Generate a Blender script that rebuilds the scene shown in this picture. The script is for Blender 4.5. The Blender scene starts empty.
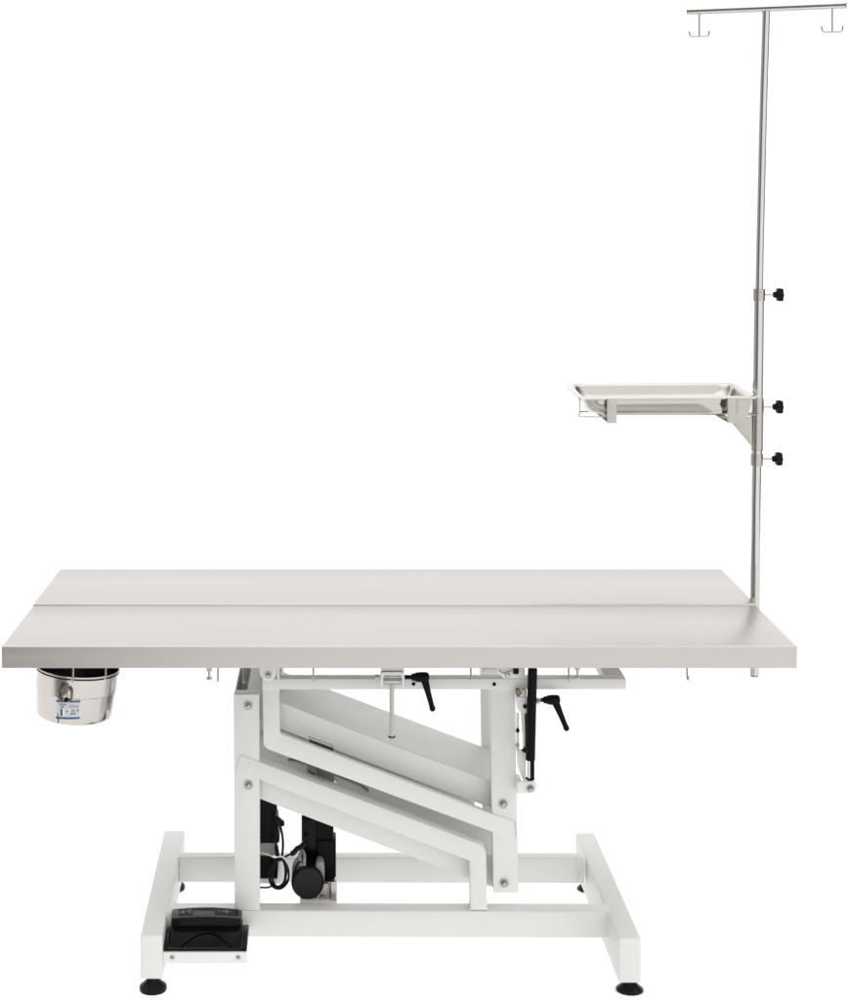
import bpy, bmesh, math, random
from mathutils import Vector, Matrix
random.seed(7)
S = bpy.context.scene
COL = S.collection
PI = math.pi
# ---------------------------------------------------------------- camera geometry (metres, camera at x=0,y=0)
F = 1809.0; CX = 335.0; CY = 194.0; H = 1.345
def P(px, py, Y):
    return Vector(((px-CX)/F*Y, Y, H-(py-CY)/F*Y))
def X(px, Y): return (px-CX)/F*Y
def Z(py, Y): return H-(py-CY)/F*Y

# ---------------------------------------------------------------- materials
def mat(name, col, rough=0.5, metal=0.0, noise=0.04, nscale=30, rvar=0.05, stretch=None, bump=0.0, aniso=0.0, coat=0.0, spec=0.5):
    m = bpy.data.materials.new(name); m.use_nodes = True
    nt = m.node_tree; N = nt.nodes; L = nt.links
    b = N['Principled BSDF']
    tc = N.new('ShaderNodeTexCoord'); mp = N.new('ShaderNodeMapping')
    L.new(tc.outputs['Object'], mp.inputs['Vector'])
    if stretch: mp.inputs['Scale'].default_value = stretch
    nz = N.new('ShaderNodeTexNoise'); nz.inputs['Scale'].default_value = nscale; nz.inputs['Detail'].default_value = 4
    L.new(mp.outputs['Vector'], nz.inputs['Vector'])
    mr = N.new('ShaderNodeMapRange'); mr.inputs['From Min'].default_value = .3; mr.inputs['From Max'].default_value = .7
    mr.inputs['To Min'].default_value = 1-noise; mr.inputs['To Max'].default_value = 1+noise
    L.new(nz.outputs['Fac'], mr.inputs['Value'])
    mx = N.new('ShaderNodeVectorMath'); mx.operation = 'SCALE'; mx.inputs[0].default_value = col[:3]
    L.new(mr.outputs['Result'], mx.inputs['Scale']); L.new(mx.outputs['Vector'], b.inputs['Base Color'])
    m2 = N.new('ShaderNodeMapRange'); m2.inputs['From Min'].default_value = .3; m2.inputs['From Max'].default_value = .7
    m2.inputs['To Min'].default_value = max(.01, rough-rvar); m2.inputs['To Max'].default_value = rough+rvar
    L.new(nz.outputs['Fac'], m2.inputs['Value']); L.new(m2.outputs['Result'], b.inputs['Roughness'])
    b.inputs['Metallic'].default_value = metal
    b.inputs['Specular IOR Level'].default_value = spec
    if aniso: b.inputs['Anisotropic'].default_value = aniso
    if coat: b.inputs['Coat Weight'].default_value = coat
    if bump:
        bp = N.new('ShaderNodeBump'); bp.inputs['Strength'].default_value = bump; bp.inputs['Distance'].default_value = .0006
        L.new(nz.outputs['Fac'], bp.inputs['Height']); L.new(bp.outputs['Normal'], b.inputs['Normal'])
    return m
PAINT = mat('white_powder_coat', (.785, .780, .766), .42, noise=.012, nscale=14, bump=.05)
PAINT_IN = mat('white_coat_bracket', (.82, .82, .81), .35, noise=.012, nscale=20)
STEEL_TOP = mat('satin_stainless', (.550, .529, .510), .35, 1, noise=.022, nscale=5, rvar=.045, stretch=(.5, 16, 16), bump=.10)
STEEL = mat('polished_stainless', (.62, .61, .595), .12, 1, noise=.04, nscale=20, rvar=.04, stretch=(8, 8, .5))
STEEL_TRAY = mat('pressed_stainless', (.565, .54, .515), .09, 1, noise=.03, nscale=12, rvar=.03)
STEEL_BRUSH = mat('brushed_stainless', (.50, .475, .45), .30, 1, noise=.05, nscale=18, rvar=.05, stretch=(1, 1, 12))
BOLTRIM = mat('dark_washer_steel', (.30, .29, .28), .35, 1, noise=.1, nscale=60)
ZINC = mat('zinc_plated_steel', (.46, .45, .44), .25, 1, noise=.08, nscale=60)
STEEL_BUCKET = mat('rolled_stainless', (.60, .575, .55), .16, 1, noise=.03, nscale=14, rvar=.03)
DARKMET = mat('dark_aged_metal', (.20, .16, .14), .35, 1, noise=.25, nscale=200)
COLUMN = mat('grey_anodised_column', (.42, .405, .38), .4, .8, noise=.05, nscale=20)
BLACK = mat('black_plastic', (.0045, .0045, .005), .42, noise=.2, nscale=60, spec=.10)
GLOSS = mat('glossy_black_plastic', (.004, .004, .0045), .17, noise=.1, nscale=40, spec=.14)
RUBBER = mat('black_rubber', (.006, .006, .006), .27, noise=.15, nscale=60, spec=.15)
MOTORCAP = mat('dark_grey_motor_cap', (.009, .009, .009), .4, noise=.2, nscale=90, spec=.25)
GREYPL = mat('grey_plastic_panel', (.085, .080, .080), .45, noise=.05, nscale=60, spec=.2)
GREYL = mat('pale_grey_plastic', (.28, .27, .26), .5, noise=.05, nscale=40)
PRINT = mat('pale_grey_print', (.32, .32, .32), .5, noise=.1, nscale=300)
WHITEP = mat('white_print', (.8, .8, .8), .5, noise=.02)
BLUEP = mat('blue_print', (.055, .085, .18), .5, noise=.05)
STICK = mat('pale_sticker', (.60, .65, .70), .4, noise=.05, nscale=200)
GREENP = mat('grey_green_print', (.25, .31, .28), .5, noise=.1, nscale=300)
REDP = mat('faded_red_print', (.55, .36, .33), .5, noise=.1, nscale=300)
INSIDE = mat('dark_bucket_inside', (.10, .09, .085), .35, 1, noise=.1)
TIE = mat('white_nylon', (.8, .8, .78), .4, noise=.02)

# ---------------------------------------------------------------- object helpers
WLOC = {}
def thing(name, label, cat, loc, group=None):
    o = bpy.data.objects.new(name, None); COL.objects.link(o); o.location = loc
    o.empty_display_size = .05
    o['label'] = label; o['category'] = cat
    if group: o['group'] = group
    WLOC[o.name] = Vector(loc); return o
def finish(name, bm, m, parent=None, smooth=35, label=None, doub=True):
    if doub: bmesh.ops.remove_doubles(bm, verts=bm.verts, dist=1e-6)
    bmesh.ops.recalc_face_normals(bm, faces=bm.faces)
    lo = Vector((min(v.co[i] for v in bm.verts) for i in range(3)))
    hi = Vector((max(v.co[i] for v in bm.verts) for i in range(3)))
    c = (lo+hi)/2
    for v in bm.verts: v.co -= c
    me = bpy.data.meshes.new(name); bm.to_mesh(me); bm.free()
    for p in me.polygons: p.use_smooth = True
    me.set_sharp_from_angle(angle=math.radians(smooth))
    me.materials.append(m)
    o = bpy.data.objects.new(name, me); COL.objects.link(o)
    if parent is not None:
        o.parent = parent; o.location = c-WLOC[parent.name]
    else: o.location = c
    WLOC[o.name] = c
    if label: o['label'] = label
    return o
def bev(bm, w, seg=2, ang=30):
    bmesh.ops.remove_doubles(bm, verts=bm.verts, dist=1e-6)
    bmesh.ops.recalc_face_normals(bm, faces=bm.faces)
    es = [e for e in bm.edges if len(e.link_faces) == 2 and e.calc_face_angle(0) > math.radians(ang)]
    if es and w > 0: bmesh.ops.bevel(bm, geom=es, offset=w, segments=seg, affect='EDGES', profile=.5, clamp_overlap=True)
def add_hex(bm, bot, top):
    vb = [bm.verts.new(v) for v in bot]; vt = [bm.verts.new(v) for v in top]
    n = len(vb)
    bm.faces.new(vb[::-1]); bm.faces.new(vt)
    for i in range(n): bm.faces.new((vb[i], vb[(i+1) % n], vt[(i+1) % n], vt[i]))
def add_box(bm, x0, x1, y0, y1, z0, z1):
    add_hex(bm, [(x0,y0,z0),(x1,y0,z0),(x1,y1,z0),(x0,y1,z0)], [(x0,y0,z1),(x1,y0,z1),(x1,y1,z1),(x0,y1,z1)])
def box(name, x0, x1, y0, y1, z0, z1, m, parent, b=.0015, **k):
    bm = bmesh.new(); add_box(bm, x0, x1, y0, y1, z0, z1); bev(bm, b); return finish(name, bm, m, parent, **k)
def add_prism(bm, pts, Y, th, dY=0):
    """polygon outline (read off the picture) at depth Y, extruded straight back by th metres"""
    f = [P(x, y, Y)+Vector((0, dY, 0)) for x, y in pts]
    add_hex(bm, f, [v+Vector((0, th, 0)) for v in f])
def prism(name, pts, Y, th, m, parent, b=.0015, seg=2, dY=0, **k):
    bm = bmesh.new(); add_prism(bm, pts, Y, th, dY); bev(bm, b, seg); return finish(name, bm, m, parent, **k)
def basis(d):
    d = d.normalized(); a = Vector((0,0,1)) if abs(d.z) < .9 else Vector((1,0,0))
    u = d.cross(a).normalized(); return u, d.cross(u).normalized()
def add_lathe(bm, prof, o, d, n=32, lobes=0, amp=0, cap=True, sq=None):
    """prof: list of (t along d, radius)"""
    d = Vector(d).normalized(); u, v = basis(d); o = Vector(o); rings = []
    for t, r in prof:
        ring = []
        for i in range(n):
            a = 2*PI*i/n; rr = r*(1+amp*math.cos(lobes*a)) if lobes else r
            ring.append(bm.verts.new(o+d*t+u*rr*math.cos(a)+v*rr*math.sin(a)))
        rings.append(ring)
    for a, b in zip(rings, rings[1:]):
        for i in range(n): bm.faces.new((a[i], a[(i+1) % n], b[(i+1) % n], b[i]))
    if cap: bm.faces.new(rings[0][::-1]); bm.faces.new(rings[-1])
def lathe(name, prof, o, d, m, parent, n=32, **k):
    bm = bmesh.new(); kk = {q: k.pop(q) for q in ('lobes', 'amp', 'cap') if q in k}
    add_lathe(bm, prof, o, d, n, **kk); return finish(name, bm, m, parent, doub=False, **k)
def add_tube(bm, pts, r, n=12, r2=None):
    pts = [Vector(p) for p in pts]; rings = []
    t0 = (pts[1]-pts[0]).normalized(); u, v = basis(t0)
    for i, p in enumerate(pts):
        t = ((pts[min(i+1, len(pts)-1)]-p).normalized()+(p-pts[max(i-1, 0)]).normalized())
        t = t.normalized() if t.length > 1e-9 else t0
        u = (u-t*u.dot(t)).normalized(); v = t.cross(u)
        rr = r if r2 is None else r+(r2-r)*i/(len(pts)-1)
        rings.append([bm.verts.new(p+u*rr*math.cos(2*PI*k/n)+v*rr*math.sin(2*PI*k/n)) for k in range(n)])
    for a, b in zip(rings, rings[1:]):
        for i in range(n): bm.faces.new((a[i], a[(i+1) % n], b[(i+1) % n], b[i]))
    bm.faces.new(rings[0][::-1]); bm.faces.new(rings[-1])
def tube(name, pts, r, m, parent, n=12, r2=None, **k):
    bm = bmesh.new(); add_tube(bm, pts, r, n, r2); return finish(name, bm, m, parent, doub=False, **k)
def smooth_path(pts, n=8):
    pts = [Vector(p) for p in pts]; out = []
    for i in range(len(pts)-1):
        p0 = pts[max(i-1, 0)]; p1 = pts[i]; p2 = pts[i+1]; p3 = pts[min(i+2, len(pts)-1)]
        for k in range(n):
            t = k/n
            out.append(.5*((2*p1)+(-p0+p2)*t+(2*p0-5*p1+4*p2-p3)*t*t+(-p0+3*p1-3*p2+p3)*t**3))
    out.append(pts[-1]); return out
def round_corners(pts, r, n=4):
    """round each corner of a 2D outline; r is a number or one per corner"""
    out = []; N = len(pts)
    for i in range(N):
        a = Vector(pts[i-1]); b = Vector(pts[i]); c = Vector(pts[(i+1) % N]); rr = r[i] if isinstance(r, (list, tuple)) else r
        if rr <= 0: out.append(tuple(b)); continue
        u = (a-b); v = (c-b); d = min(rr, u.length*.45, v.length*.45); u.normalize(); v.normalize()
        p = b+u*d; q = b+v*d
        for k in range(n+1):
            t = k/n; out.append(tuple((1-t)**2*p+2*t*(1-t)*b+t*t*q))
    return out
def bolt(parent, px, py, Y, r=.0055):
    """bolt end and nut over a washer, facing the camera"""
    p = P(px, py, Y)
    w = lathe('washer', [(0, r*1.28), (.0012, r*1.28), (.0016, r*1.2)], p, (0, -1, 0), ZINC, parent, 32)
    lathe('nut', [(.0008, r*.98), (.0034, r*.98), (.0042, r*.86)], p, (0, -1, 0), BOLTRIM, w, 6)
    lathe('bolt_end', [(.0036, r*.62), (.0078, r*.62), (.0088, r*.42), (.0090, .0003)], p, (0, -1, 0), ZINC, w, 20)

# ================================================================ THE SETTING
def make_floor():
    bm = bmesh.new()
    bm.faces.new([bm.verts.new(p) for p in ((-4, 1.9, 0), (4.5, 1.9, 0), (4.5, 14, 0), (-4, 14, 0))])
    me = bpy.data.meshes.new('floor'); bm.to_mesh(me); bm.free()
    m = bpy.data.materials.new('translucent_white_floor'); m.use_nodes = True  # translucency added so world light from below keeps the floor white and shadowless
    nt = m.node_tree; N = nt.nodes; L = nt.links; N.clear()
    out = N.new('ShaderNodeOutputMaterial'); mx = N.new('ShaderNodeMixShader'); mx.inputs[0].default_value = .80
    d = N.new('ShaderNodeBsdfDiffuse'); t = N.new('ShaderNodeBsdfTranslucent')
    nz = N.new('ShaderNodeTexNoise'); nz.inputs['Scale'].default_value = 3
    mr = N.new('ShaderNodeMapRange'); mr.inputs['To Min'].default_value = .955; mr.inputs['To Max'].default_value = .965
    L.new(nz.outputs['Fac'], mr.inputs['Value'])
    for s in (d, t): L.new(mr.outputs['Result'], s.inputs['Color'])
    L.new(d.outputs[0], mx.inputs[1]); L.new(t.outputs[0], mx.inputs[2]); L.new(mx.outputs[0], out.inputs['Surface'])
    me.materials.append(m)
    o = bpy.data.objects.new('floor', me); COL.objects.link(o); o['kind'] = 'structure'
make_floor()

# ================================================================ OPERATING TABLE
T = thing('operating_table', 'long stainless steel veterinary operating table on a white tubular lifting base', 'table', (.09, 3.28, 0))
# --- tabletop : two satin panels meeting at a seam
ZT = .6063; TH = .0358
def tx(side, Y):
    t = (Y-2.955)/.6
    return (-.5450+.0046*t) if side < 0 else (.7551+.0046*t)
def panel(y0, y1, ZT=ZT, TH=TH):
    bm = bmesh.new()
    q = [(tx(-1, y0), y0), (tx(1, y0), y0), (tx(1, y1), y1), (tx(-1, y1), y1)]
    # folded sheet-metal pan: top skin, four turned-down sides and a return lip, open underneath
    add_hex(bm, [(a, b, ZT-TH) for a, b in q], [(a, b, ZT) for a, b in q])
    bmesh.ops.remove_doubles(bm, verts=bm.verts, dist=1e-6)
    bmesh.ops.recalc_face_normals(bm, faces=bm.faces)
    bot = [f for f in bm.faces if f.normal.z < -.9]
    r = bmesh.ops.inset_region(bm, faces=bot, thickness=.014, depth=0)
    bot = [f for f in bm.faces if f.normal.z < -.9 and f.calc_area() > .1]
    ex = bmesh.ops.extrude_face_region(bm, geom=bot)
    for v in ex['geom']:
        if isinstance(v, bmesh.types.BMVert): v.co.z += TH-.004
    bmesh.ops.delete(bm, geom=bot, context='FACES_ONLY')
    es = [e for e in bm.edges if all(v.co.z > ZT-1e-4 for v in e.verts) and len(e.link_faces) == 2 and e.calc_face_angle(0) > .5]
    es += [e for e in bm.edges if len(e.link_faces) == 2 and e.calc_face_angle(0) > .5 and abs(e.verts[0].co.z-e.verts[1].co.z) > TH*.9 and
           min(abs(e.verts[0].co.x-tx(-1, y0)), abs(e.verts[0].co.x-tx(1, y1))) < .006]
    bmesh.ops.bevel(bm, geom=list(set(es)), offset=.0030, segments=3, affect='EDGES', profile=.5)
    return finish('tabletop_panel', bm, STEEL_TOP, T, smooth=50)
panel(2.955, 3.2485)
panel(3.2505, 3.555, ZT+.0022, TH+.0022)

# --- base rails, cross bars
def rail(fx0, fx1, ft, fb, bx0, bx1):
    y0, y1 = 3.03, 3.53
    zt, zb = Z(ft, y0), Z(fb, y0)
    q = [(X(fx0, y0), y0), (X(fx1, y0), y0), (X(bx1, y1), y1), (X(bx0, y1), y1)]
    bm = bmesh.new(); add_hex(bm, [(a, b, zb) for a, b in q], [(a, b, zt) for a, b in q]); bev(bm, .0032, 3)
    finish('base_rail', bm, PAINT, T)
    return zt, zb
LZ = rail(140.1, 162.5, 935.6, 979.6, 164.4, 184.6)
RZ = rail(618.8, 641.2, 938.3, 983.5, 575.6, 594.4)
def crossbar(y0, y1, xl, xr, tl, tr, bl, br):
    # px of left / right ends of the front face, tops and bottoms
    bm = bmesh.new()
    f = [P(xl, bl, y0), P(xr, br, y0), P(xr, tr, y0), P(xl, tl, y0)]
    add_hex(bm, f, [v+Vector((0, y1-y0, 0)) for v in f]); bev(bm, .0028, 3)
    return finish('cross_bar', bm, PAINT, T)
crossbar(3.14, 3.176, 160, 610, 910.8, 911.6, 937.2, 938.4)
crossbar(3.383, 3.412, 177, 584, 857.6, 858.4, 882.8, 883.8)

# --- feet
def foot(x, y, zb, dz=0):
    lathe('foot', [(0, .0225), (.003, .0235), (.008, .0225), (.014, .015), (.019, .0105), (.021, .0100), (.026, .0100)],
          (x, y, dz), (0, 0, 1), RUBBER, T, 40)
    f = bpy.data.objects[[o.name for o in COL.objects][-1]]
    lathe('foot_stem', [(.0262, .0085), (zb-dz+.003, .0085)], (x, y, dz), (0, 0, 1), BLACK, f, 6)
foot(X(153, 3.055), 3.057, LZ[1]); foot(X(153, 3.055)-.006, 3.50, LZ[1])
foot(X(629.8, 3.055), 3.057, RZ[1], -.0052); foot(X(629.8, 3.055)-.006, 3.50, RZ[1], -.0052)

# --- lower lift frame (fixed on the base): left post + sloping bar + short leg, front and rear sets
YF = 3.14
def post(name, pts, dY, b=.0025):
    return prism(name, pts, YF, .030, PAINT, T, b, 3, dY=dY)
post('lift_post', [(233.6, 694.6), (259.3, 694.6), (259.6, 910.6), (234.8, 910.6)], 0, .0014)
SH = .2355  # rear set offset
prism('lift_post', [(233.6, 694.6), (259.3, 694.6), (259.3, 913), (234.8, 913)], YF, .030, PAINT, T, .002, dY=SH+.003)
low = [(236.2, 771), (239.6, 754.8), (481, 845), (486.2, 851), (487.2, 910.4), (470.6, 910.4), (469.8, 861.2)]
lowr = round_corners(low, [2, 3, 7, 7, 0, 0, 1.5])
prism('sloping_bar', lowr, YF-.003, .033, PAINT, T, .0018)
prism('sloping_bar', lowr, YF-.003, .033, PAINT, T, .0018, dY=SH+.003)
# --- upper lift frame (moving): upright + sloping bar + right post
up = [(262.4, 679), (278.6, 679), (280.0, 733.6), (494, 814.8), (514.5, 821.5), (515.6, 838.5), (506, 838.8), (492.6, 832.4), (267, 749.2), (263.4, 745.5)]
upr = round_corners(up, [0, 0, 1.5, 0, 3, 3, 0, 0, 5, 5])
prism('sloping_bar', upr, YF-.003, .014, PAINT, T, .0016)
prism('sloping_bar', upr, YF-.003, .030, PAINT, T, .0018, dY=SH+.006)
rp = round_corners([(489.9, 679), (515.4, 679), (516.0, 760), (518.6, 893.4), (493.6, 893.4), (491.3, 790)], [0, 0, 0, 3, 3, 0])
prism('lift_post', rp, YF, .028, PAINT, T, .0022, 3)
prism('lift_post', [(p[0]+(1.6 if p[0] < 505 else 0), p[1]) for p in rp], YF, .028, PAINT, T, .002, dY=SH)
# --- top frame: rectangle of square tube
zt, zb = Z(678.6, 3.137), Z(689.4, 3.137)
xl, xr = X(262.4, 3.137), X(626, 3.137)
bm = bmesh.new()
add_hex(bm, [(xl,3.135,zb),(xr,3.135,zb),(xr,3.163,zb),(xl,3.163,zb)], [(xl,3.135,zt),(xr,3.135,zt),(xr,3.163,zt),(xl,3.163,zt)])
bev(bm, .0018); finish('top_frame', bm, PAINT, T)
for (a, b, c, d) in ((xl, xr, 3.378, 3.406), (xl, xl+.032, 3.164, 3.377), (xr-.034, xr, 3.164, 3.377)):
    box('top_frame', a, b, c, d, zb, zt-.0004, PAINT, T, .0018)
# slab support hidden under the top, and white pivot lugs
box('support_plate', X(300, 3.25), X(560, 3.25), 3.17, 3.40, ZT-TH-.03, ZT-TH+.002, PAINT, T)
box('support_plate', X(262, 3.25), X(278, 3.25), 3.17, 3.40, ZT-TH-.03, ZT-TH+.002, PAINT, T)
lug = round_corners([(260.6, 660), (277, 660), (277, 675), (271, 682), (265, 681.5), (259, 674)], [0, 0, 4, 4, 4, 4])
prism('pivot_lug', lug, 3.118, .006, PAINT, T, .001)
prism('pivot_lug', lug, 3.118, .006, PAINT, T, .001, dY=.27)
prism('pivot_lug', [(277.2, 664), (279.4, 664), (279.4, 679), (277.2, 679)], 3.118, .014, PAINT, T, .0005)
bolt(T, 268.2, 675.0, 3.118, .0048)

# --- the two lifting arms (box channels between front and rear posts)
YA0, YA1 = 3.172, 3.372; YC0 = 3.275
def arm(bottom, height, slot=None, notch=False, xr=508, open_left=False):
    """bottom: px outline of the lower front edge (left to right); height in px"""
    top = [(x, y-height) for x, y in bottom]
    fb = list(bottom)
    if notch:
        fb = [bottom[0], (296, 735.0), (308, 739.6), (308.4, 736.4), (333.2, 745.8), (333.2, 749.1)]+[p for p in bottom if p[0] > 340]
    outline = top+fb[::-1]
    bm = bmesh.new()
    # front plate needs a concave-safe outline: a plain ngon works
    add_prism(bm, outline, YA0, .0025)
    bev(bm, .0008, 2)
    a = finish('lifting_arm', bm, PAINT, T)
    box_m = []
    f0, f1 = P(*top[0], YA0), P(*top[-1], YA0)
    g0, g1 = P(*bottom[0], YA0), P(*bottom[-1], YA0)
    d = (f1-f0); Ln = d.length; d.normalize(); nrm = Vector((-d.z, 0, d.x))
    if nrm.z < 0: nrm = -nrm
    # top plate with stadium slot
    def plate(o, hole, th, y0, y1, nm):
        bm = bmesh.new(); es = []
        def loop(pts):
            vs = [bm.verts.new(p) for p in pts]
            for i in range(len(vs)): es.append(bm.edges.new((vs[i], vs[(i+1) % len(vs)])))
        def Q(s, y): return o+d*s+Vector((0, y-o.y, 0))
        loop([Q(0, y0), Q(Ln, y0), Q(Ln, y1), Q(0, y1)])
        if hole:
            s0, s1, yc, r = hole; pts = []
            for k in range(13):
                t = -PI/2+PI*k/12; pts.append(Q(s1-r+r*math.cos(t), yc+r*math.sin(t)))
            for k in range(13):
                t = PI/2+PI*k/12; pts.append(Q(s0+r+r*math.cos(t), yc+r*math.sin(t)))
            loop(pts)
        bmesh.ops.triangle_fill(bm, edges=es, use_beauty=True)
        ex = bmesh.ops.extrude_face_region(bm, geom=list(bm.faces))
        for v in ex['geom']:
            if isinstance(v, bmesh.types.BMVert): v.co -= nrm*th
        finish(nm, bm, PAINT, a)
    plate(f0+Vector((0, .0027, 0)), slot, .003, YA0+.0027, YA1-.0027, 'arm_top_plate')
    plate(g0+nrm*(.0032 if not slot else .0452)+Vector((0, .0027, 0)), (slot[0]+.030, slot[0]+.082, YC0, .018) if slot else None, .003, YA0+.0027, YA1-.0027, 'arm_inner_plate')  # on the slotted arm, raised close under the slot to lighten its interior
    bm = bmesh.new(); add_prism(bm, outline if not notch else top+bottom[::-1], YA0, .0025, dY=YA1-YA0-.0025); bev(bm, .0008)
    finish('arm_side_plate', bm, PAINT, a)
    return a
ub = [(247.5, 716.4), (295, 734.6), (345, 753.7), (395, 772.7), (490, 807.6), (508, 814.4)]
arm(ub, 26.6, notch=True)
lb = [(247.5, 794.2), (307, 817), (400, 852.3), (470, 879), (508, 893)]
d_ = (P(508, 893, 3.172)-P(247.5, 794.2, 3.172)); lnpx = math.hypot(508-247.5, 893-794.2)
arm(lb, 30.5, slot=(.072, .2305, 3.277, .030))
# inner open-topped channel between left posts
x0 = X(234.2, 3.14); x1 = X(247, 3.14)
bm = bmesh.new()
zz = Z(694.8, 3.14)
add_box(bm, x0, x0+.002, 3.1705, 3.375, zz-.045, zz); add_box(bm, x0+.0021, x1+.004, 3.1705, 3.375, zz-.045, zz-.043)
finish('side_channel', bm, PAINT, T)
# pivot bolts
for px, py in ((248.2, 705.6), (248.5, 785.0), (503.2, 803.8), (504.0, 883.2)):
    bolt(T, px, py, 3.1395, .0062)
# small black hole plugs on the top frame
for px, py in ((413.6, 684.0), (494.2, 684.3)):
    lathe('hole_plug', [(0, .0032), (.0008, .0032), (.0012, .002)], P(px, py, 3.1345), (0, -1, 0), BLACK, T, 20)

# --- weld beads at the joints
def weld(p, q, r=.0017):
    n = max(4, int((q-p).length/.0022)); bm = bmesh.new(); pts = []; rings = []
    d = (q-p).normalized(); u, v = basis(d)
    for i in range(n*3+1):
        c_ = p+(q-p)*(i/(n*3)); rr = r*(.82+.22*abs(math.sin(PI*i/3)))*(1+.12*random.uniform(-1, 1))
        rings.append([bm.verts.new(c_+u*rr*math.cos(2*PI*k/8)+v*rr*math.sin(2*PI*k/8)) for k in range(8)])
    for a_, b_ in zip(rings, rings[1:]):
        for k in range(8): bm.faces.new((a_[k], a_[(k+1) % 8], b_[(k+1) % 8], b_[k]))
    bm.faces.new(rings[0][::-1]); bm.faces.new(rings[-1])
    finish('weld_bead', bm, PAINT, T, doub=False)
weld(P(259.8, 910.2, 3.141), P(259.8, 910.2, 3.141)+Vector((0, .028, 0)))
weld(P(470.4, 909.9, 3.140), P(470.4, 909.9, 3.140)+Vector((0, .028, 0)))
weld(P(487.5, 909.9, 3.140), P(487.5, 909.9, 3.140)+Vector((0, .028, 0)))
weld(P(608.3, 912.5, 3.139), P(608.3, 937.5, 3.139))
weld(P(577.6, 859, 3.382), P(577.6, 883, 3.382)); weld(P(179.8, 859, 3.382), P(179.8, 882, 3.382))
weld(P(516.2, 822.6, 3.139), P(516.8, 838.4, 3.139), .0012)
# --- linear actuator (black body, grey column, motor, lower bracket)
YC = 3.262
act = box('actuator_body', X(301.5, YC-.02), X(333.6, YC-.02), YC-.02, YC+.03, Z(880, YC-.02), Z(816, YC-.02), BLACK, T, .003)
box('actuator_shell', X(317, YC-.026), X(336, YC-.026), YC-.026, YC+.02, Z(882.4, YC-.026), Z(841, YC-.026), BLACK, act, .002)
box('actuator_shell', X(302.5, YC-.024), X(316, YC-.024), YC-.024, YC-.0205, Z(866, YC-.024), Z(820, YC-.024), GLOSS, act, .0015)
box('actuator_column', X(316.3, YC), X(334, YC), YC, YC+.028, Z(815, YC), Z(722, YC), COLUMN, act, .001)
box('actuator_column', X(307.3, YC-.008), X(316, YC-.008), YC-.008, YC+.012, Z(820.5, YC-.008), Z(722, YC-.008), ZINC, act, .001)
box('end_fitting', X(309, YC-.022), X(333, YC-.022), YC-.022, YC+.012, Z(818.6, YC-.022)+.001, Z(813, YC-.022), ZINC, act, .001)
prism('notch_shade_block', [(308.8, 734), (333, 743), (333, 754), (308.8, 748)], 3.180, .04, GREYPL, act, .0008)  # dark block added to stand for the shade inside the arm notch
mo = P(307.6, 883.4, 3.195)
mt = lathe('motor', [(0, .0268), (.0012, .0284), (.004, .0290), (.07, .0290), (.085, .024), (.088, .010)], mo, (0, 1, 0), BLACK, act, 48)
lathe('motor_cap', [(0, .0262), (.0012, .0245), (.0014, .0)][:2], mo, (0, -1, 0), MOTORCAP, mt, 48)
tube('motor_strap', smooth_path([P(301, 866, 3.20), P(299.5, 856, 3.205), P(302, 850, 3.215), P(304.5, 856, 3.205), P(304, 866, 3.20)], 5), .0026, GREYL, act, 8)
prism('gear_cover', round_corners([(315, 868), (317, 862), (322, 862), (324.4, 868), (324.4, 884), (318, 884)], 2), 3.205, .03, GREYL, act, .002)
prism('lower_bracket', [(317, 882), (336, 882), (336, 905), (314, 905), (316, 899)], 3.215, .004, ZINC, act, .0006)
prism('lower_bracket', [(331, 882), (336.3, 882), (336.3, 905), (331, 905)], 3.19, .024, ZINC, act, .0006)
prism('lower_bracket', round_corners([(322, 884), (329, 884), (330.5, 899), (325, 903), (316, 899)], 2), 3.200, .006, COLUMN, act, .0006)
lathe('bracket_screw', [(0, .0042), (.003, .0042), (.005, .003)], P(322.4, 896.8, 3.199), (0, -1, 0), ZINC, act, 20)
box('actuator_foot', X(300, 3.19), X(337, 3.19), 3.1765, 3.30, Z(905.5, 3.18), Z(903.2, 3.18), PAINT, T, .0005)

# --- control box behind the left post
YB = 3.20
cb = prism('control_box', round_corners([(243, 797), (276.6, 797), (276.8, 813), (274, 816), (277.5, 822), (279.5, 843), (243, 843)], [1, 1, 2, 2, 1, 1, 1]), YB, .06, BLACK, T, .002)
prism('power_supply', round_corners([(243, 856), (275.6, 857), (277.5, 860), (277.5, 878.5), (243, 878.5)], 1), YB, .07, BLACK, cb, .002)
prism('box_bracket', [(243, 843.2), (272.5, 843.2), (276, 856.4), (243, 855.8)], YB+.001, .055, GREYL, cb, .001)
prism('box_bracket', [(243, 878.8), (277.8, 878.8), (276, 883.8), (243, 883.8)], YB+.001, .06, PAINT, cb, .001)
prism('plug', round_corners([(273, 814), (284.4, 823.6), (284.4, 826.4), (280, 827), (272, 823)], 1.4), YB-.006, .012, BLACK, cb, .002)
prism('box_bracket', [(259, 834), (276, 834), (280, 857), (281, 884), (272, 884)], YB+.075, .003, PAINT, cb, .0005)
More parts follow.
